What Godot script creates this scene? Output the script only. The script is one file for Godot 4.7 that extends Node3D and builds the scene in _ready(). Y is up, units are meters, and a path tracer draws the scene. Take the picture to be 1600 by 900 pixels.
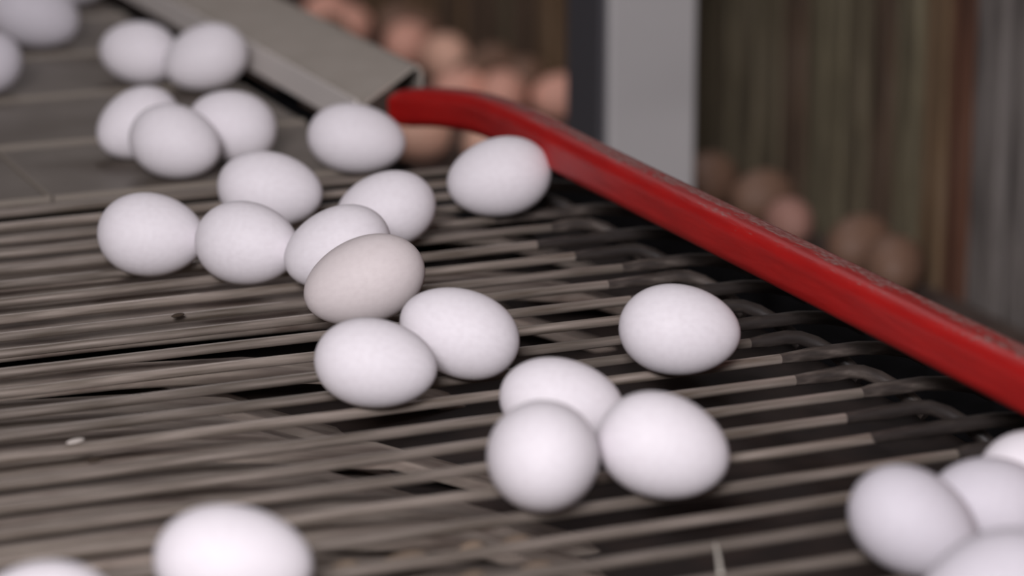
extends Node3D
# Axes of the place: +x across the conveyor (towards the red rail), -z along it (away), y up. Rod tops lie at y = TOP.

const TOP := 0.8
var rng := RandomNumberGenerator.new()
var M := {}
var used := {}


# ---------------------------------------------------------------- helpers
func numbered(called: String) -> String:
	if not used.has(called):
		used[called] = 0
		return called
	used[called] += 1
	return "%s_%03d" % [called, used[called]]


func put(mesh: Mesh, called: String, mat: Material, parent: Node = self, at := Transform3D()) -> MeshInstance3D:
	var o := MeshInstance3D.new()
	o.mesh = mesh
	o.material_override = mat
	o.transform = at
	o.name = numbered(called) if parent == self else called
	parent.add_child(o, true)
	return o


func thing(called: String, label: String, category: String, at := Vector3.ZERO, group := "") -> Node3D:
	var o := Node3D.new()
	o.name = numbered(called)
	add_child(o)
	o.position = at
	tag(o, label, category, group)
	return o


func tag(o: Node, label: String, category: String, group := "") -> void:
	o.set_meta("label", label)
	o.set_meta("category", category)
	if group:
		o.set_meta("group", group)


func structure(o: Node, label := "", category := "") -> Node:
	o.set_meta("kind", "structure")
	if label:
		o.set_meta("label", label)
		o.set_meta("category", category)
	return o


# a profile is a list of [point, normal, how far round 0..1]
func round_profile(r: float, n := 14) -> Array:
	var p := []
	for i in n + 1:
		var a := TAU * i / n
		var d := Vector2(cos(a), sin(a))
		p.append([d * r, d, float(i) / n])
	return p


func rect_profile(w: float, h: float, r: float, k := 3) -> Array:
	var p := []
	var total := 0.0
	var centre := [Vector2(w / 2 - r, h / 2 - r), Vector2(-w / 2 + r, h / 2 - r), Vector2(-w / 2 + r, -h / 2 + r), Vector2(w / 2 - r, -h / 2 + r)]
	for c in 4:
		for i in k + 1:
			var a := PI / 2 * (c + float(i) / k)
			var d := Vector2(cos(a), sin(a))
			p.append([centre[c] + d * r, d, 0.0])
	p.append(p[0].duplicate())
	for i in range(1, p.size()):
		total += (p[i][0] as Vector2).distance_to(p[i - 1][0])
		p[i][2] = total
	for i in p.size():
		p[i][2] /= total
	return p


# sweeps a profile along a path; profile x runs to the side, y upwards
func sweep(path: Array, prof: Array, up := Vector3.UP, scales: Array = [], caps := true) -> ArrayMesh:
	var v := PackedVector3Array()
	var nn := PackedVector3Array()
	var uv := PackedVector2Array()
	var idx := PackedInt32Array()
	var m := prof.size()
	var run := 0.0
	var frames := []
	for i in path.size():
		var a: Vector3 = path[maxi(i - 1, 0)]
		var b: Vector3 = path[mini(i + 1, path.size() - 1)]
		var t := (b - a).normalized()
		var side := t.cross(up).normalized()
		var top := side.cross(t).normalized()
		frames.append([side, top, t])
		if i > 0:
			run += (path[i] as Vector3).distance_to(path[i - 1])
		var s: float = scales[i] if scales.size() else 1.0
		for q in prof:
			v.append(path[i] + (side * q[0].x + top * q[0].y) * s)
			nn.append(side * q[1].x + top * q[1].y)
			uv.append(Vector2(run, q[2]))
	for i in path.size() - 1:
		for j in m - 1:
			var a := i * m + j
			quad(idx, v, nn, a, a + 1, a + m + 1, a + m)
	if caps:
		for e in [0, path.size() - 1]:
			var t: Vector3 = frames[e][2] * (-1.0 if e == 0 else 1.0)
			var s: float = scales[e] if scales.size() else 1.0
			var first := v.size()
			v.append(path[e]); nn.append(t); uv.append(Vector2(0, 0))
			for q in prof:
				v.append(path[e] + (frames[e][0] * q[0].x + frames[e][1] * q[0].y) * s)
				nn.append(t); uv.append(q[0] * 2.0)
			for j in m - 1:
				tri(idx, v, nn, first, first + 1 + j, first + 2 + j)
	return mesh_of(v, nn, uv, idx)


func tri(idx: PackedInt32Array, v: PackedVector3Array, nn: PackedVector3Array, a: int, b: int, c: int) -> void:
	var g := (v[b] - v[a]).cross(v[c] - v[a])
	if g.dot(nn[a] + nn[b] + nn[c]) > 0:
		idx.append_array([a, c, b])
	else:
		idx.append_array([a, b, c])


func quad(idx: PackedInt32Array, v: PackedVector3Array, nn: PackedVector3Array, a: int, b: int, c: int, d: int) -> void:
	tri(idx, v, nn, a, b, c)
	tri(idx, v, nn, a, c, d)


func mesh_of(v: PackedVector3Array, nn: PackedVector3Array, uv: PackedVector2Array, idx: PackedInt32Array) -> ArrayMesh:
	var arr := []
	arr.resize(Mesh.ARRAY_MAX)
	arr[Mesh.ARRAY_VERTEX] = v
	arr[Mesh.ARRAY_NORMAL] = nn
	arr[Mesh.ARRAY_TEX_UV] = uv
	arr[Mesh.ARRAY_INDEX] = idx
	var me := ArrayMesh.new()
	me.add_surface_from_arrays(Mesh.PRIMITIVE_TRIANGLES, arr)
	return me


# a bar of rounded rectangular section between two corners, running along its longest side
func slab(lo: Vector3, hi: Vector3, r := 0.002) -> ArrayMesh:
	var s := hi - lo
	var c := (hi + lo) / 2
	if s.x >= s.y and s.x >= s.z:
		return sweep([Vector3(lo.x, c.y, c.z), Vector3(hi.x, c.y, c.z)], rect_profile(s.z, s.y, minf(r, minf(s.y, s.z) * 0.49), 2))
	if s.z >= s.y:
		return sweep([Vector3(c.x, c.y, hi.z), Vector3(c.x, c.y, lo.z)], rect_profile(s.x, s.y, minf(r, minf(s.x, s.y) * 0.49), 2))
	return sweep([Vector3(c.x, lo.y, c.z), Vector3(c.x, hi.y, c.z)], rect_profile(s.x, s.z, minf(r, minf(s.x, s.z) * 0.49), 2), Vector3.FORWARD)


# an egg of half length 1 and half width 1, blunt end towards +x
func egg_mesh(k := 0.11, seed_value := 0) -> ArrayMesh:
	var v := PackedVector3Array()
	var nn := PackedVector3Array()
	var uv := PackedVector2Array()
	var idx := PackedInt32Array()
	var nt := 40
	var np := 56
	for i in nt + 1:
		var t := PI * i / nt
		var r := sin(t) * (1.0 + k * cos(t)) / (1.0 + k * k / 2)
		var dr := (cos(t) + k * cos(2 * t)) / (1.0 + k * k / 2)
		for j in np + 1:
			var p := TAU * j / np
			var e := Vector3(0, cos(p), sin(p))
			v.append(Vector3(cos(t), 0, 0) + e * r)
			nn.append((Vector3(1, 0, 0) * dr + e * sin(t)).normalized() if i > 0 and i < nt else Vector3(1 if i == 0 else -1, 0, 0))
			uv.append(Vector2(float(j) / np, float(i) / nt))
	for i in nt:
		for j in np:
			var a := i * (np + 1) + j
			quad(idx, v, nn, a, a + 1, a + np + 2, a + np + 1)
	return mesh_of(v, nn, uv, idx)


func noise(kind: int, freq: float, ramp: Array, size := Vector2i(512, 512), octaves := 4, seed_value := 1) -> NoiseTexture2D:
	var f := FastNoiseLite.new()
	f.noise_type = kind as FastNoiseLite.NoiseType
	f.frequency = freq
	f.fractal_octaves = octaves
	f.seed = seed_value
	var t := NoiseTexture2D.new()
	t.width = size.x
	t.height = size.y
	t.seamless = true
	t.noise = f
	if ramp.size():
		var g := Gradient.new()
		var offs := PackedFloat32Array()
		var cols := PackedColorArray()
		for r in ramp:
			offs.append(r[0])
			cols.append(r[1])
		g.offsets = offs
		g.colors = cols
		t.color_ramp = g
	return t


func rgb(r: int, g: int, b: int) -> Color:
	return Color(r / 255.0, g / 255.0, b / 255.0)


func plain(c: Color, rough := 0.7, metal := 0.0, spec := 0.5) -> StandardMaterial3D:
	var m := StandardMaterial3D.new()
	m.albedo_color = c
	m.roughness = rough
	m.metallic = metal
	m.metallic_specular = spec
	return m


func textured(t: Texture2D, scale: Vector3, rough := 0.7, metal := 0.0, triplanar := false, tint := Color.WHITE) -> StandardMaterial3D:
	var m := plain(tint, rough, metal)
	m.albedo_texture = t
	m.uv1_scale = scale
	m.uv1_triplanar = triplanar
	return m


func bumped(m: StandardMaterial3D, t: Texture2D, cm: float) -> StandardMaterial3D:
	m.heightmap_enabled = true
	m.heightmap_texture = t
	m.heightmap_scale = cm
	return m


func belt(x: float, h: float, z: float) -> Vector3:
	return Vector3(x, TOP + h, z)


func _ready() -> void:
	rng.seed = 7
	# ------------------------------------------------------------ camera
	var cam := Camera3D.new()
	cam.name = "camera"
	add_child(cam)
	cam.position = Vector3(0, TOP + 0.4036, 0)
	cam.rotation_degrees = Vector3(-15.5, -23.0, 0)
	cam.near = 0.05
	cam.far = 60.0
	var lens := CameraAttributesPhysical.new()
	lens.frustum_focal_length = 120.0
	lens.frustum_focus_distance = 1.42
	lens.exposure_aperture = 6.0
	lens.frustum_near = 0.05
	lens.frustum_far = 60.0
	cam.attributes = lens
	cam.fov = rad_to_deg(2.0 * atan(450.0 / 4500.0))
	cam.make_current()
	# ------------------------------------------------------------ environment and light
	var we := WorldEnvironment.new()
	we.name = "world_environment"
	var env := Environment.new()
	env.background_mode = Environment.BG_COLOR
	env.background_color = Color(0.25, 0.27, 0.3)
	env.tonemap_mode = Environment.TONE_MAPPER_LINEAR
	env.tonemap_exposure = 1.0
	env.sdfgi_enabled = true
	env.ssao_enabled = true
	env.ssil_enabled = true
	we.environment = env
	add_child(we)
	# the big work lamp that hangs behind and above the camera, and an added unseen fill strip over the shelf
	lamp("work_lamp", "wide white work lamp panel hung above the near end of the conveyor", Vector3(-0.56, 1.93, 0.74), Vector3(0.48, 0.80, -1.40), Vector2(0.5, 0.45), 5.6)
	lamp("added_fill_lamp", "added unseen fill lamp strip under the ceiling above the side shelf", Vector3(0.9, 2.5, -2.9), Vector3(0.9, 0.0, -2.901), Vector2(0.2, 1.2), 0.65)
	materials()
	# ------------------------------------------------------------ the setting
	room()
	planks()
	side_shelf()
	post()
	conveyor()
	plates()
	channel()
	rail()
	eggs()
	brown_eggs()
	crumbs()


func lamp(called: String, label: String, at: Vector3, towards: Vector3, size: Vector2, energy: float) -> void:
	var t := thing(called, label, "lamp", at)
	t.look_at(towards, Vector3.UP if absf((towards - at).normalized().y) < 0.99 else Vector3.FORWARD)
	var box := BoxMesh.new()
	box.size = Vector3(size.x + 0.04, size.y + 0.04, 0.04)
	put(box, "housing", plain(rgb(200, 200, 200), 0.5), t, Transform3D(Basis(), Vector3(0, 0, 0.026)))
	var glow := plain(Color.WHITE, 0.6)
	glow.emission_enabled = true
	glow.emission = Color(1, 0.98, 1.0)
	glow.emission_energy_multiplier = 0.8
	var face := BoxMesh.new()
	face.size = Vector3(size.x, size.y, 0.008)
	put(face, "lamp_diffuser", glow, t, Transform3D(Basis(), Vector3(0, 0, 0.004)))
	var cable := plain(rgb(40, 40, 42), 0.6)
	for s in [-1, 1]:
		var from: Vector3 = t.to_local(t.to_global(Vector3(s * size.x * 0.4, 0, 0.03)))
		var top_world: Vector3 = t.to_global(Vector3(s * size.x * 0.4, 0, 0.03))
		top_world.y = 2.6
		put(sweep([from, t.to_local(top_world)], round_profile(0.004, 8), Vector3(0.3, 0.1, 1).normalized()), "cable", cable, t)
	var l := AreaLight3D.new()
	l.name = "area_light"
	l.area_size = size
	l.area_normalize_energy = true
	l.light_energy = energy
	l.light_color = rgb(255, 250, 255)
	l.area_range = 30.0
	l.area_attenuation = 2.0
	l.shadow_enabled = true
	l.position = Vector3(0, 0, -0.012)
	t.add_child(l)


func materials() -> void:
	var S := FastNoiseLite.TYPE_SIMPLEX_SMOOTH
	# eggshell: almost even white with faint chalky mottling
	var shell := noise(S, 0.02, [[0.0, rgb(243, 238, 242)], [0.5, rgb(238, 233, 237)], [1.0, rgb(232, 226, 230)]], Vector2i(256, 256), 4, 3)
	var pores := noise(S, 0.25, [], Vector2i(256, 256), 2, 4)
	var tints := {"white": Color.WHITE, "tan": rgb(240, 235, 230), "grey": rgb(226, 226, 229)}  # grey tint paints shade and light falloff into some white shells
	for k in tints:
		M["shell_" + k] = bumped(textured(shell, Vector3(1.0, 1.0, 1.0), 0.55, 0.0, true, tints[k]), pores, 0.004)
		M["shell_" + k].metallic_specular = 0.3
	M.brown_shell = textured(noise(S, 0.03, [[0.0, rgb(232, 158, 136)], [0.5, rgb(236, 176, 154)], [1.0, rgb(240, 196, 176)]], Vector2i(256, 256), 4, 8), Vector3(1, 1, 1), 0.6, 0.0, true)
	M.pale_shell = textured(noise(S, 0.03, [[0.0, rgb(238, 182, 156)], [1.0, rgb(244, 198, 174)]], Vector2i(128, 128), 4, 10), Vector3(1, 1, 1), 0.6, 0.0, true)
	M.dusky_shell = plain(rgb(172, 128, 114), 0.65)
	M.dark_shell = textured(noise(S, 0.03, [[0.0, rgb(118, 88, 70)], [0.5, rgb(128, 98, 80)], [1.0, rgb(140, 110, 90)]], Vector2i(256, 256), 4, 9), Vector3(1, 1, 1), 0.6, 0.0, true)
	# rods: worn steel with dust streaked along it; u runs along the rod in metres
	for k in 4:
		var g: float = [1.04, 0.95, 1.12, 1.0][k]
		var t := noise(S, 0.03, [[0.0, Color(0.36 * g, 0.32 * g, 0.28 * g)], [0.4, Color(0.47 * g, 0.435 * g, 0.40 * g)], [0.65, Color(0.53 * g, 0.49 * g, 0.455 * g)], [1.0, Color(0.62 * g, 0.58 * g, 0.545 * g)]], Vector2i(512, 128), 4, 20 + k)
		M["rod_%d" % k] = textured(t, Vector3(0.9, 1.0, 1), 0.42, 0.3)
	M.sleeve = textured(noise(S, 0.03, [[0.0, rgb(40, 35, 33)], [0.6, rgb(52, 46, 43)], [1.0, rgb(70, 63, 58)]], Vector2i(256, 128), 4, 31), Vector3(5, 1, 1), 0.5)
	for k in 3:
		var g: float = [1.1, 1.2, 1.3][k]
		M["bed_%d" % k] = bumped(textured(noise(S, 0.012, [[0.0, Color(0.26 * g, 0.21 * g, 0.18 * g)], [0.35, Color(0.40 * g, 0.36 * g, 0.33 * g)], [0.7, Color(0.46 * g, 0.425 * g, 0.39 * g)], [1.0, Color(0.53 * g, 0.49 * g, 0.455 * g)]], Vector2i(512, 512), 5, 40 + k), Vector3(2.2, 9, 9), 0.75, 0.0, true), noise(S, 0.05, [], Vector2i(256, 256), 4, 46), 0.06)
	M.sleeve_worn = textured(noise(S, 0.03, [[0.0, rgb(48, 42, 39)], [0.5, rgb(74, 66, 61)], [1.0, rgb(112, 103, 96)]], Vector2i(256, 128), 4, 33), Vector3(6, 1, 1), 0.5)
	M.pan = textured(noise(S, 0.02, [[0.0, rgb(30, 21, 17)], [1.0, rgb(54, 40, 33)]], Vector2i(256, 256), 4, 42), Vector3(4, 4, 4), 0.85, 0.0, true)
	M.black = plain(rgb(24, 24, 27), 0.6, 0.0, 0.3)
	M.plate = bumped(textured(noise(S, 0.008, [[0.0, rgb(86, 76, 66)], [0.5, rgb(112, 104, 96)], [1.0, rgb(128, 120, 112)]], Vector2i(512, 512), 5, 50), Vector3(2, 2, 2), 0.6, 0.1, true), noise(S, 0.03, [], Vector2i(256, 256), 3, 51), 0.05)
	M.plate_rib = plain(rgb(132, 123, 112), 0.55, 0.1)
	M.galvanised = textured(noise(S, 0.02, [[0.0, rgb(170, 161, 150)], [0.5, rgb(177, 168, 157)], [1.0, rgb(184, 175, 165)]], Vector2i(256, 256), 4, 60), Vector3(5, 5, 5), 0.5, 0.15, true)
	M.lip = plain(rgb(228, 221, 215), 0.5, 0.0)
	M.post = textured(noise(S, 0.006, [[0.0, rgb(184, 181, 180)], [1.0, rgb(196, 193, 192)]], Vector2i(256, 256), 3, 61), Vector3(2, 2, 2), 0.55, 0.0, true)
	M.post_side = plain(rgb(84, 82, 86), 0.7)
	# red paint worn through to grey along the rail's top outer edge; u runs along it in metres, v round the section
	M.red = bumped(textured(red_paint(), Vector3(1.0, 1, 1), 0.5), noise(S, 0.04, [], Vector2i(512, 256), 4, 71), 0.03)
	for k in 6:
		var c: Color = [rgb(116, 107, 84), rgb(102, 92, 72), rgb(92, 74, 58), rgb(104, 68, 50), rgb(122, 115, 110), rgb(118, 94, 68)][k]
		M["plank_%d" % k] = bumped(textured(noise(S, 0.02, [[0.0, c.darkened(0.35)], [0.5, c], [1.0, c.lightened(0.1)]], Vector2i(256, 256), 5, 80 + k), Vector3(9, 1.2, 9), 0.85, 0.0, true), noise(S, 0.05, [], Vector2i(256, 256), 3, 90), 0.1)
	M.wall = textured(noise(S, 0.02, [[0.0, rgb(52, 42, 34)], [1.0, rgb(74, 60, 50)]], Vector2i(256, 256), 4, 95), Vector3(1, 1, 1), 0.9, 0.0, true)
	M.plaster = plain(rgb(134, 129, 124), 0.9)
	M.floor = textured(noise(S, 0.02, [[0.0, rgb(62, 54, 50)], [1.0, rgb(92, 82, 76)]], Vector2i(256, 256), 4, 96), Vector3(1, 1, 1), 0.9, 0.0, true)
	M.shelf = textured(noise(S, 0.02, [[0.0, rgb(62, 48, 42)], [1.0, rgb(92, 76, 66)]], Vector2i(256, 256), 4, 97), Vector3(3, 3, 3), 0.85, 0.0, true)
	M.straw = plain(rgb(214, 208, 196), 0.7)
	M.dirt = plain(rgb(58, 46, 34), 0.9)
	M.clod = plain(rgb(128, 110, 92), 0.95)
	M.chalk = plain(rgb(196, 188, 180), 0.8)


func red_paint() -> ImageTexture:
	var w := 1024
	var h := 128
	var n := FastNoiseLite.new()
	n.seed = 5
	n.frequency = 0.02
	n.fractal_octaves = 5
	var fine := FastNoiseLite.new()
	fine.seed = 9
	fine.frequency = 0.09
	var im := Image.create(w, h, false, Image.FORMAT_RGB8)
	var top := rgb(180, 23, 20)
	var deep := rgb(160, 18, 17)
	var bare := rgb(150, 138, 132)
	for y in h:
		var v := float(y) / h
		for x in w:
			var big := n.get_noise_2d(x * 0.8, y * 3.0)
			var small := fine.get_noise_2d(x * 1.3, y * 4.0)
			var c := deep.lerp(top, clampf(0.55 + big * 0.7, 0, 1))
			# wear: strongest on the outer top corner, none on the faces below
			var at_top := 1.0 - clampf(absf(v - WEAR) / 0.19, 0, 1)
			var at_foot := 0.62 * (1.0 - clampf(absf(v - FOOT) / 0.03, 0, 1))
			var wear := maxf(at_top * 1.3, at_foot) + big * 0.7 + small * 0.5
			if wear > 0.62:
				c = c.lerp(bare.lerp(rgb(120, 60, 54), clampf(0.45 - small * 1.2, 0, 0.8)), clampf((wear - 0.5) / 0.6, 0, 0.8))
			im.set_pixel(x, y, c)
	return ImageTexture.create_from_image(im)

const WEAR := 0.14
const FOOT := 0.61


func room() -> void:
	structure(put(slab(Vector3(-2.1, -0.1, -7.1), Vector3(1.4, 0.0, 2.6), 0.001), "floor", M.floor))
	structure(put(slab(Vector3(-2.1, 2.6, -7.1), Vector3(1.4, 2.7, 2.6), 0.001), "ceiling", M.plaster))
	structure(put(slab(Vector3(-2.2, 0.0, -7.1), Vector3(-2.1, 2.6, 2.6), 0.001), "wall_left", M.plaster))
	structure(put(slab(Vector3(-2.1, 0.0, -7.2), Vector3(1.3, 2.6, -7.1), 0.001), "wall_back", M.wall))
	structure(put(slab(Vector3(-2.1, 0.0, 2.5), Vector3(1.3, 2.6, 2.6), 0.001), "wall_front", M.plaster))


func planks() -> void:
	var w := put(slab(Vector3(1.235, 0.0, -7.1), Vector3(1.35, 2.6, 2.5), 0.001), "wall_right", M.wall)
	structure(w)
	# [z, width, tone]
	var rows := [[-1.76, 0.05, 2], [-1.815, 0.04, 4], [-1.852, 0.024, 4], [-1.904, 0.042, 4], [-1.943, 0.030, 3], [-1.978, 0.032, 5], [-2.021, 0.032, 0], [-2.069, 0.026, 2], [-2.107, 0.028, 1], [-2.146, 0.03, 0], [-2.184, 0.03, 0]]
	var z := -2.22
	while z > -3.9:
		var wd := rng.randf_range(0.028, 0.042)
		rows.append([z, wd, [0, 1, 5, 2, 1, 5, 2][rng.randi_range(0, 6)] if z > -2.45 else [5, 2, 2, 1][rng.randi_range(0, 3)]])
		z -= wd + rng.randf_range(0.006, 0.012)
	for r in rows:
		var d := rng.randf_range(-0.004, 0.004)
		put(slab(Vector3(1.212 + d, 0.002, r[0] - r[1] / 2), Vector3(1.236, 1.9, r[0] + r[1] / 2), 0.004), "plank", M["plank_%d" % r[2]], w)


func side_shelf() -> void:
	var t := thing("side_shelf", "long dark brown shelf along the plank wall behind the red rail", "shelf", Vector3(1.08, 0, -2.6))
	put(slab(Vector3(-0.16, 0.555, -1.3), Vector3(0.125, 0.575, 0.47), 0.003), "board", M.shelf, t)
	put(slab(Vector3(-0.05, 0.555, 0.474), Vector3(0.125, 0.575, 1.5), 0.003), "board", M.shelf, t)
	for z in [-1.2, 0.0, 1.3]:
		put(slab(Vector3(-0.04, 0.0, z - 0.02), Vector3(0.0, 0.556, z + 0.02), 0.003), "leg", M.black, t)
		put(slab(Vector3(0.06, 0.0, z - 0.02), Vector3(0.1, 0.556, z + 0.02), 0.003), "leg", M.black, t)


func post() -> void:
	var t := thing("steel_post", "smooth light grey square post rising behind the red rail", "post", Vector3(0.983, 0, -2.07))
	put(slab(Vector3(-0.036, 0.0, -0.033), Vector3(0.042, 2.599, 0.036), 0.004), "face_plate", M.post, t)
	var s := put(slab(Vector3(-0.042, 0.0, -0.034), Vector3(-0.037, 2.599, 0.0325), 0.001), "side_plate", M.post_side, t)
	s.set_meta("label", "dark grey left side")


func conveyor() -> void:
	var t := thing("rod_conveyor", "wide egg conveyor belt of parallel worn steel rods", "conveyor", Vector3(0, TOP, 0))
	var pitch := 0.0311
	for n in range(-13, 16):
		var z := -(1.1475 + pitch * n) + rng.randf_range(-0.0012, 0.0012)
		var y := -0.0026 + rng.randf_range(-0.0006, 0.0004)
		var skew := rng.randf_range(-0.0016, 0.0016)
		var short := posmod(n, 2) == 0
		var join := 0.640 + rng.randf_range(-0.025, 0.015)
		var path := []
		for k in 13:
			var x := lerpf(-0.08, join + 0.012, k / 12.0)
			path.append(Vector3(x, y + rng.randf_range(-0.00025, 0.00025), z + skew * (x - 0.4) + rng.randf_range(-0.0003, 0.0003)))
		var rod := put(sweep(path, round_profile(0.0026, 12)), "rod", M["rod_%d" % rng.randi_range(0, 3)], t)
		var e: Vector3 = path[12]
		var line := []
		if short:
			for q in [[join, 0, 0], [0.650, 0.0002, 0], [0.660, 0.0008, 0.0002], [0.668, 0.0, 0.001], [0.676, -0.003, 0.003], [0.684, -0.008, 0.007], [0.690, -0.014, 0.013], [0.693, -0.019, 0.02]]:
				line.append(Vector3(q[0], e.y + q[1], e.z + q[2]))
		else:
			for q in [[join, 0, 0], [0.66, 0.0004, 0], [0.685, 0.0004, 0], [0.70, -0.001, 0.001], [0.713, -0.004, 0.002], [0.722, -0.009, 0.003]]:
				line.append(Vector3(q[0], e.y + q[1], e.z + q[2]))
		var scales := []
		for k in line.size():
			scales.append(0.73 if k == 0 else 1.0)
		var sl := put(sweep(line, round_profile(0.0036, 12), Vector3.UP, scales), "end_sleeve", M.sleeve_worn if rng.randf() < 0.45 else M.sleeve, rod)
		sl.set_meta("label", "dark grimy sleeve on the rod end")
	# what lies under the rods
	for n in range(-13, 15):
		var z := -(1.1475 + pitch * (n + 0.5))
		var y: float = -0.0074 - [0.0, 0.004, 0.0005, 0.006, 0.001][rng.randi_range(0, 4)]
		var end := (0.60 if z < -1.36 else 0.42) + rng.randf_range(-0.05, 0.05)
		var run := []
		for q in [[-0.086, 0.0], [end - 0.22, 0.0], [end - 0.12, -0.0015], [end - 0.05, -0.006], [end, -0.014], [end + 0.07, -0.042]]:
			run.append(Vector3(q[0], y - 0.003 + q[1], z))
		put(sweep(run, rect_profile(0.029, 0.006, 0.002, 2)), "bed_slat", M["bed_%d" % rng.randi_range(0, 2)], t)
	put(slab(Vector3(-0.09, -0.06, -1.62), Vector3(0.735, -0.05, -0.6), 0.001), "drip_pan", M.pan, t)
	# black guard along the rod ends; its top falls away towards the far end
	var g := SurfaceTool.new()
	g.begin(Mesh.PRIMITIVE_TRIANGLES)
	var out := [[-0.55, 0.006], [-1.50, 0.006], [-1.60, -0.006], [-1.70, -0.035], [-1.78, -0.07]]
	for side in [0.736, 0.741]:
		for i in out.size() - 1:
			var a: Array = out[i]
			var b: Array = out[i + 1]
			var q := [Vector3(side, -0.14, a[0]), Vector3(side, a[1], a[0]), Vector3(side, b[1], b[0]), Vector3(side, -0.14, b[0])]
			for k in ([0, 1, 2, 0, 2, 3] if side > 0.74 else [0, 2, 1, 0, 3, 2]):
				g.add_vertex(q[k])
	for i in out.size() - 1:
		var a: Array = out[i]
		var b: Array = out[i + 1]
		var q := [Vector3(0.736, a[1], a[0]), Vector3(0.741, a[1], a[0]), Vector3(0.741, b[1], b[0]), Vector3(0.736, b[1], b[0])]
		for k in [0, 2, 1, 0, 3, 2]:
			g.add_vertex(q[k])
	g.generate_normals()
	put(g.commit(), "side_guard", M.black, t)
	put(slab(Vector3(-0.1, -0.14, -1.62), Vector3(-0.088, 0.01, -0.55), 0.002), "side_guard", M.black, t)
	put(sweep([Vector3(-0.08, -0.035, -1.64), Vector3(0.70, -0.035, -1.64)], round_profile(0.026, 20)), "end_roller", M.black, t)
	for x in [-0.09, 0.72]:
		for z in [-0.62, -1.6]:
			put(slab(Vector3(x - 0.02, -TOP, z - 0.02), Vector3(x + 0.02, -0.06, z + 0.02), 0.003), "leg", M.black, t)


func plates() -> void:
	var t := thing("plate_conveyor", "dull grey conveyor of wide flat metal plates beyond the rods", "conveyor", Vector3(0, TOP, 0))
	var pitch := 0.1455
	for k in 7:
		var z0 := -1.622 - pitch * k
		for side in 2:
			var x0: float = [-0.1, 0.3957][side]
			var x1: float = [0.3953, 0.604][side]
			var p := put(slab(Vector3(x0, -0.006, z0 - pitch + 0.003), Vector3(x1, -0.0005 + rng.randf_range(-0.0006, 0.0003), z0 - 0.002), 0.0015), "plate", M.plate, t)
			put(sweep([Vector3(x0 + 0.001, -0.0014, z0 - 0.006), Vector3(x1 - 0.001, -0.0014, z0 - 0.006)], round_profile(0.0032, 12)), "front_rib", M.plate_rib, p)
	put(slab(Vector3(0.3938, -0.003, -2.6), Vector3(0.3972, 0.0008, -1.634), 0.0005), "joint_strip", M.plate_rib, t)
	put(slab(Vector3(-0.1, -0.02, -2.65), Vector3(0.6, -0.007, -1.665), 0.001), "under_tray", M.black, t)
	put(slab(Vector3(0.606, -0.16, -2.65), Vector3(0.64, -0.012, -1.665), 0.002), "side_guard", M.black, t)
	for x in [-0.08, 0.62]:
		for z in [-1.7, -2.6]:
			put(slab(Vector3(x - 0.015, -TOP, z - 0.015), Vector3(x + 0.015, -0.019, z + 0.015), 0.003), "leg", M.black, t)


# folded sheet channel that guides the eggs off the plates; its near end is cut at a slant and the red rail runs into it
func channel() -> void:
	var t := thing("guide_channel", "light grey folded metal channel guiding the eggs at upper left", "channel", Vector3(0, TOP, 0))
	# section in (x, h), outer side; the lip faces the eggs, the flat top carries on to a rolled far edge
	var pts := [Vector2(0.612, 0.009), Vector2(0.6123, 0.0265), Vector2(0.6135, 0.0292), Vector2(0.616, 0.0305)]
	pts.append_array([Vector2(0.662, 0.0365), Vector2(0.670, 0.0375), Vector2(0.6765, 0.036), Vector2(0.680, 0.031), Vector2(0.680, 0.012)])
	var far := -2.66
	var v := PackedVector3Array()
	var nn := PackedVector3Array()
	var uv := PackedVector2Array()
	var idx := PackedInt32Array()
	var thick := 0.0022
	var inner := []
	var nor := []
	for i in pts.size():
		var d: Vector2 = (pts[mini(i + 1, pts.size() - 1)] - pts[maxi(i - 1, 0)]).normalized()
		var n := Vector2(-d.y, d.x)
		nor.append(n)
		inner.append(pts[i] - n * thick)
	# where the near end lies for each x: slanted cut
	var near := func(x: float) -> float: return -1.685 - clampf((x - 0.616) / 0.055, 0, 1.15) * 0.06
	for layer in 2:
		var line: Array = pts if layer == 0 else inner
		var first := v.size()
		for i in line.size():
			var q: Vector2 = line[i]
			var n: Vector2 = nor[i] * (1.0 if layer == 0 else -1.0)
			for e in 2:
				v.append(Vector3(q.x, q.y, near.call(pts[i].x) if e == 0 else far))
				nn.append(Vector3(n.x, n.y, 0))
				uv.append(Vector2(i * 0.01, e))
		for i in line.size() - 1:
			var a := first + i * 2
			quad(idx, v, nn, a, a + 1, a + 3, a + 2)
	var cut := v.size()
	for i in pts.size():
		for q in [pts[i], inner[i]]:
			v.append(Vector3(q.x, q.y, near.call(pts[i].x)))
			nn.append(Vector3(0, 0, 1))
			uv.append(Vector2(q.x, q.y) * 8.0)
	for i in pts.size() - 1:
		var a := cut + i * 2
		quad(idx, v, nn, a, a + 1, a + 3, a + 2)
	put(mesh_of(v, nn, uv, idx), "folded_sheet", M.galvanised, t)
	# hangers down to the plate conveyor's guard, behind the channel
	for z in [-1.9, -2.5]:
		put(slab(Vector3(0.632, -0.0115, z - 0.015), Vector3(0.639, 0.0297, z + 0.015), 0.001), "bracket", M.black, t)
	# worn joint line where the lip's cover strip begins
	put(slab(Vector3(0.6098, 0.0095, -1.955), Vector3(0.6118, 0.0295, -1.692), 0.0008), "cover_strip", M.lip, t)
	put(slab(Vector3(0.6098, 0.0095, -2.66), Vector3(0.6118, 0.0285, -1.957), 0.0008), "cover_strip", M.lip, t)


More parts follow.
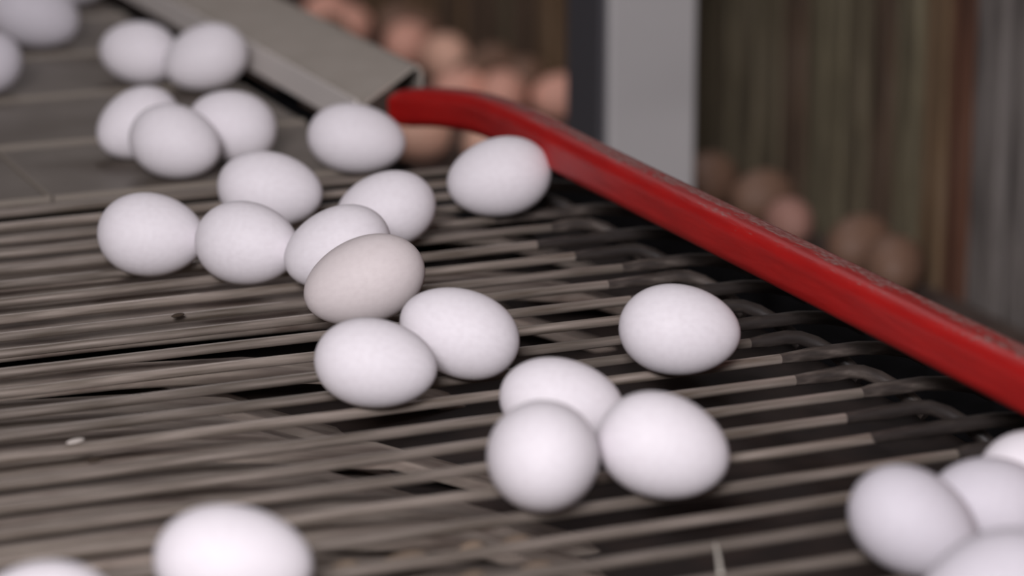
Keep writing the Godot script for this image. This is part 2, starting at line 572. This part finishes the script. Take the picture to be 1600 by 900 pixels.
func rail() -> void:
	var t := thing("red_rail", "worn red painted guard rail running along the conveyor edge", "rail", Vector3(0, TOP, 0))
	var keys := [[0.659, 0.038, -0.55], [0.659, 0.038, -0.8], [0.6585, 0.038, -1.1], [0.658, 0.038, -1.3], [0.658, 0.038, -1.45], [0.660, 0.0375, -1.52], [0.6615, 0.0358, -1.57], [0.661, 0.0332, -1.61], [0.656, 0.0290, -1.65], [0.649, 0.0225, -1.688], [0.645, 0.0190, -1.704]]
	var c := Curve3D.new()
	c.bake_interval = 0.01
	for i in keys.size():
		var p := Vector3(keys[i][0], keys[i][1], keys[i][2])
		var a: Array = keys[maxi(i - 1, 0)]
		var b: Array = keys[mini(i + 1, keys.size() - 1)]
		var d := (Vector3(b[0], b[1], b[2]) - Vector3(a[0], a[1], a[2])) / 6.0
		var before := d
		var after := d
		if i > 0 and i < keys.size() - 1:
			var l0 := absf(keys[i][2] - keys[i - 1][2])
			var l1 := absf(keys[i + 1][2] - keys[i][2])
			var dir := d.normalized()
			before = dir * l0 / 3.0
			after = dir * l1 / 3.0
		c.add_point(p, -before, after)
	var path := []
	for p in c.get_baked_points():
		path.append(p)
	var scales := []
	for i in path.size():
		scales.append(1.0 if i < path.size() - 2 else (0.93 if i == path.size() - 2 else 0.8))
	put(sweep(path, rect_profile(0.0235, 0.0245, 0.008, 5), Vector3.UP, scales), "tube", M.red, t)
	for z in [-0.7, -1.05, -1.4]:
		put(sweep([Vector3(0.663, 0.0295, z), Vector3(0.70, 0.018, z), Vector3(0.737, 0.0065, z)], rect_profile(0.02, 0.004, 0.001), Vector3.UP), "bracket", M.black, t)


func eggs() -> void:
	# centre x, height over the rods, z; direction of the blunt end; half length, half width; tone; label
	var list := [
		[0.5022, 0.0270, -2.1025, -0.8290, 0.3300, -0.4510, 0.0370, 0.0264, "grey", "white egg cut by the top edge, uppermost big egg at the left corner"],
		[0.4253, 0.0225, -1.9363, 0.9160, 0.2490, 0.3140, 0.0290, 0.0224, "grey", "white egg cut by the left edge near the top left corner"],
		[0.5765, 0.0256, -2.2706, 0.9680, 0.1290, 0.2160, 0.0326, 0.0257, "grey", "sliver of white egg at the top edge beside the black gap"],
		[0.5380, 0.0222, -1.9385, 0.8580, -0.1080, 0.5030, 0.0281, 0.0221, "white", "left white egg of the touching pair nearest the grey channel"],
		[0.5721, 0.0244, -1.8910, 0.9080, 0.2980, 0.2960, 0.0298, 0.0227, "white", "right white egg of the touching pair, resting against the grey channel"],
		[0.4729, 0.0220, -1.7116, 0.9090, 0.4150, 0.0250, 0.0274, 0.0215, "white", "white egg behind and left of the front egg in the plate trio"],
		[0.4784, 0.0226, -1.6489, -0.7760, 0.1950, -0.6000, 0.0287, 0.0226, "white", "front white egg of the trio at the end of the plates"],
		[0.5240, 0.0231, -1.6779, 0.8500, -0.2820, 0.4460, 0.0278, 0.0219, "white", "white egg behind and right of the front egg in the plate trio"],
		[0.5845, 0.0213, -1.6200, -0.8970, 0.1340, -0.4210, 0.0302, 0.0213, "white", "single white egg below the cut end of the grey channel"],
		[0.6229, 0.0227, -1.4864, 0.9220, 0.2000, 0.3310, 0.0304, 0.0229, "white", "white egg under the bend of the red rail with a tiny bump"],
		[0.4943, 0.0211, -1.5157, -0.8970, 0.1340, -0.4210, 0.0301, 0.0215, "white", "white egg at the back of the central chain, first onto the rods"],
		[0.4068, 0.0179, -1.4543, -0.9080, 0.0840, -0.4110, 0.0289, 0.0226, "white", "leftmost white egg of the row on the far rods"],
		[0.4473, 0.0190, -1.4125, -0.7600, 0.0560, -0.6470, 0.0283, 0.0223, "white", "second white egg from the left in the row on the far rods"],
		[0.5396, 0.0198, -1.4497, 0.9180, 0.2330, 0.3200, 0.0280, 0.0211, "white", "white egg at the right back of the central chain, partly hidden"],
		[0.4835, 0.0225, -1.3725, 0.8930, 0.3610, 0.2700, 0.0288, 0.0210, "white", "tilted white egg hidden half behind the tan tinted egg"],
		[0.4705, 0.0254, -1.2960, 0.9010, 0.3300, 0.2830, 0.0311, 0.0217, "tan", "tilted slightly tan egg propped in the middle of the central chain"],
		[0.4325, 0.0205, -1.1774, -0.8970, 0.1340, -0.4210, 0.0282, 0.0205, "white", "front white egg of the central chain, below the tan tinted egg"],
		[0.4848, 0.0216, -1.2054, 0.8290, -0.3300, 0.4510, 0.0291, 0.0208, "white", "white egg at the right front of the central chain, pointing down right"],
		[0.5831, 0.0208, -1.1710, -0.9050, 0.1010, -0.4140, 0.0289, 0.0217, "white", "lone white egg on bare rods nearest the long part of the red rail"],
		[0.4926, 0.0162, -1.1043, -0.8880, 0.1670, -0.4280, 0.0277, 0.0192, "white", "rear white egg of the trio on the near rods"],
		[0.4475, 0.0229, -1.0226, -0.2630, 0.2650, 0.9280, 0.0292, 0.0230, "white", "front left white egg of the near trio, seen end on and round"],
		[0.5003, 0.0214, -1.0177, -0.8430, 0.2980, -0.4480, 0.0279, 0.0219, "white", "front right white egg of the near trio, pointed to the right"],
		[0.2958, 0.0212, -0.9605, -0.9080, 0.0840, -0.4110, 0.0296, 0.0212, "white", "large blurred white egg cut by the bottom edge at left"],
		[0.2217, 0.0163, -0.9477, 0.9210, 0.0000, 0.3910, 0.0268, 0.0200, "white", "top of a blurred white egg in the bottom left corner"],
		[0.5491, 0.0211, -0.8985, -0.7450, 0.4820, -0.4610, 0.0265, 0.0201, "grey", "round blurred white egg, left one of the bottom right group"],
		[0.5957, 0.0156, -0.9167, 0.8790, -0.2000, 0.4330, 0.0251, 0.0195, "grey", "white egg with painted shade in the middle of the bottom right group, behind others"],
		[0.6341, 0.0147, -0.9380, -0.8880, 0.1670, -0.4280, 0.0270, 0.0193, "white", "rearmost white egg of the bottom right group, cut by the right edge"],
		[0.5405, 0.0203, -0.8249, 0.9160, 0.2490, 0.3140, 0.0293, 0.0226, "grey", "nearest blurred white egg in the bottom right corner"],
	]
	var shape := egg_mesh(0.08)
	var i := 0
	for e in list:
		var ax := Vector3(e[3], e[4], e[5]).normalized()
		var side := ax.cross(Vector3.UP).normalized()
		var top := side.cross(ax)
		var b := Basis(ax, top, side).rotated(ax, rng.randf() * TAU)
		b = b * Basis.from_scale(Vector3(e[6], e[7], e[7]))
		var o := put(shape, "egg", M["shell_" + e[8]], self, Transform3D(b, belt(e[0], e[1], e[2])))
		tag(o, e[9], "egg", "white eggs on the conveyor")
		if i == 9:
			var nub := SphereMesh.new()
			nub.radius = 0.5
			nub.height = 1.0
			nub.radial_segments = 12
			nub.rings = 6
			var out_dir: Vector3 = (b.inverse() * Vector3(0.85, -0.22, 0.12)).normalized()
			put(nub, "shell_bump", M.shell_white, o, Transform3D(Basis.from_scale(Vector3(0.09, 0.11, 0.11)), out_dir * 0.985))
		i += 1


func brown_eggs() -> void:
	# x, z, half length, half width, turn, tone, label
	var list := [
		[1.125, -3.22, 0.033, 0.026, 0.4, 0, "blurred pinkish brown egg on the side shelf at the channel's upper edge, farthest one"],
		[1.120, -3.12, 0.032, 0.026, 1.2, 0, "blurred pinkish brown egg on the side shelf, second farthest along the channel"],
		[1.184, -3.135, 0.030, 0.024, 0.2, 1, "dull brown blurred egg against the planks above the grey channel"],
		[1.138, -2.985, 0.033, 0.027, 0.9, 0, "brightest pink blurred egg just above the end of the grey channel"],
		[1.150, -2.895, 0.033, 0.027, 1.5, 2, "pale tan upright looking blurred egg above the red rail's end"],
		[1.185, -2.85, 0.030, 0.024, 0.3, 1, "brown blurred egg against the planks above the red rail's bend"],
		[1.140, -2.79, 0.031, 0.025, 0.6, 1, "brown blurred egg on the side shelf behind the red rail's bend"],
		[1.130, -2.69, 0.032, 0.026, 1.1, 0, "pinkish grey blurred egg left of the grey post"],
		[1.185, -2.67, 0.030, 0.024, 0.1, 0, "pale blurred egg against the planks at the post's dark side"],
		[0.985, -2.55, 0.034, 0.028, 0.3, 2, "pale pink blurred egg seen under the red rail's bend, left one"],
		[1.034, -2.485, 0.033, 0.027, 0.5, 2, "pale pink blurred egg seen under the red rail's bend, right one"],
		[1.070, -3.05, 0.033, 0.027, 1.3, 1, "dull brown blurred egg in the dark gap along the channel's upper edge"],
		[1.178, -3.052, 0.029, 0.026, 0.5, 1, "brown blurred egg against the planks, behind the brightest pink one"],
		[1.095, -2.72, 0.031, 0.026, 0.2, 0, "pinkish blurred egg on the shelf's front edge above the red rail's bend"],
		[1.180, -2.75, 0.031, 0.026, 0.9, 1, "dull brown blurred egg against the planks, left of the post's dark side"],
		[1.155, -2.265, 0.032, 0.026, 0.8, 1, "brown blurred egg on the side shelf just right of the grey post"],
		[1.172, -2.195, 0.031, 0.025, 0.2, 1, "brown blurred egg on the side shelf, second right of the post"],
		[1.160, -2.12, 0.025, 0.021, 1.4, 3, "small pink blurred egg halfway between the post and the right edge"],
		[1.165, -2.01, 0.033, 0.026, 0.5, 1, "dull brown blurred egg on the side shelf below the olive planks"],
		[1.160, -1.945, 0.031, 0.025, 1.0, 1, "dull brown blurred egg nearest on the side shelf, above the rail"],
	]
	var shape := egg_mesh(0.1)
	for e in list:
		var b := Basis(Vector3.UP, e[4]) * Basis.from_scale(Vector3(e[2], e[3], e[3]))
		var o := put(shape, "brown_egg", [M.brown_shell, M.dark_shell, M.pale_shell, M.dusky_shell][e[5]], self, Transform3D(b, Vector3(e[0], 0.575 + e[3] - 0.0005, e[1])))
		tag(o, e[6], "egg", "brown eggs on the side shelf")


func crumbs() -> void:
	var s := put(sweep([belt(0.4928, 0.0012, -0.9548), belt(0.487, 0.0016, -0.941), belt(0.4805, 0.0010, -0.9262)], round_profile(0.0008, 8), Vector3.UP, [0.5, 1.0, 1.2]), "straw", M.straw)
	tag(s, "thin pale bit of straw lying across the near rods", "straw")
	var clump := egg_mesh(0.2)
	var row := [[0.356, -1.0095, 0.005, "leftmost of the tan dirt clumps between the near rods, beside the large bottom egg"], [0.381, -1.008, 0.008, "second tan dirt clump from the left between the near rods"], [0.411, -1.0105, 0.004, "third tan dirt clump from the left between the near rods"], [0.428, -1.0075, 0.007, "rightmost tan dirt clump between the rods below the round front egg"], [0.397, -0.978, 0.006, "left tan dirt clump one rod nearer, at the bottom edge"], [0.424, -0.9775, 0.007, "right tan dirt clump one rod nearer, at the bottom edge"]]
	for q in row:
		var o := put(clump, "dirt_clump", M.clod, self, Transform3D(Basis(Vector3.UP, rng.randf() * 0.6) * Basis.from_scale(Vector3(q[2] * 1.4, 0.0026 + q[2] * 0.05, q[2] * 0.7)), belt(q[0], -0.0078, q[1])))
		tag(o, q[3], "dirt", "dirt clumps between the near rods")
	var bits := [[0.2927, -1.1802, 0.006, "chalk", "pale chalky fleck on a rod near the left edge"], [0.2937, -1.1517, 0.005, "dirt", "dark crumb of dirt on a rod near the left edge"], [0.3917, -1.3555, 0.005, "dirt", "dark crumb of dirt on a rod below the row of eggs"]]
	for q in bits:
		var m := SphereMesh.new()
		m.radius = 0.5
		m.height = 1.0
		m.radial_segments = 10
		m.rings = 6
		var o := put(m, "crumb", M[q[3]], self, Transform3D(Basis(Vector3.UP, 0.3) * Basis.from_scale(Vector3(q[2] * 1.6, 0.0022, q[2] * 0.6)), belt(q[0], 0.0008, q[1])))
		tag(o, q[4], "crumb")
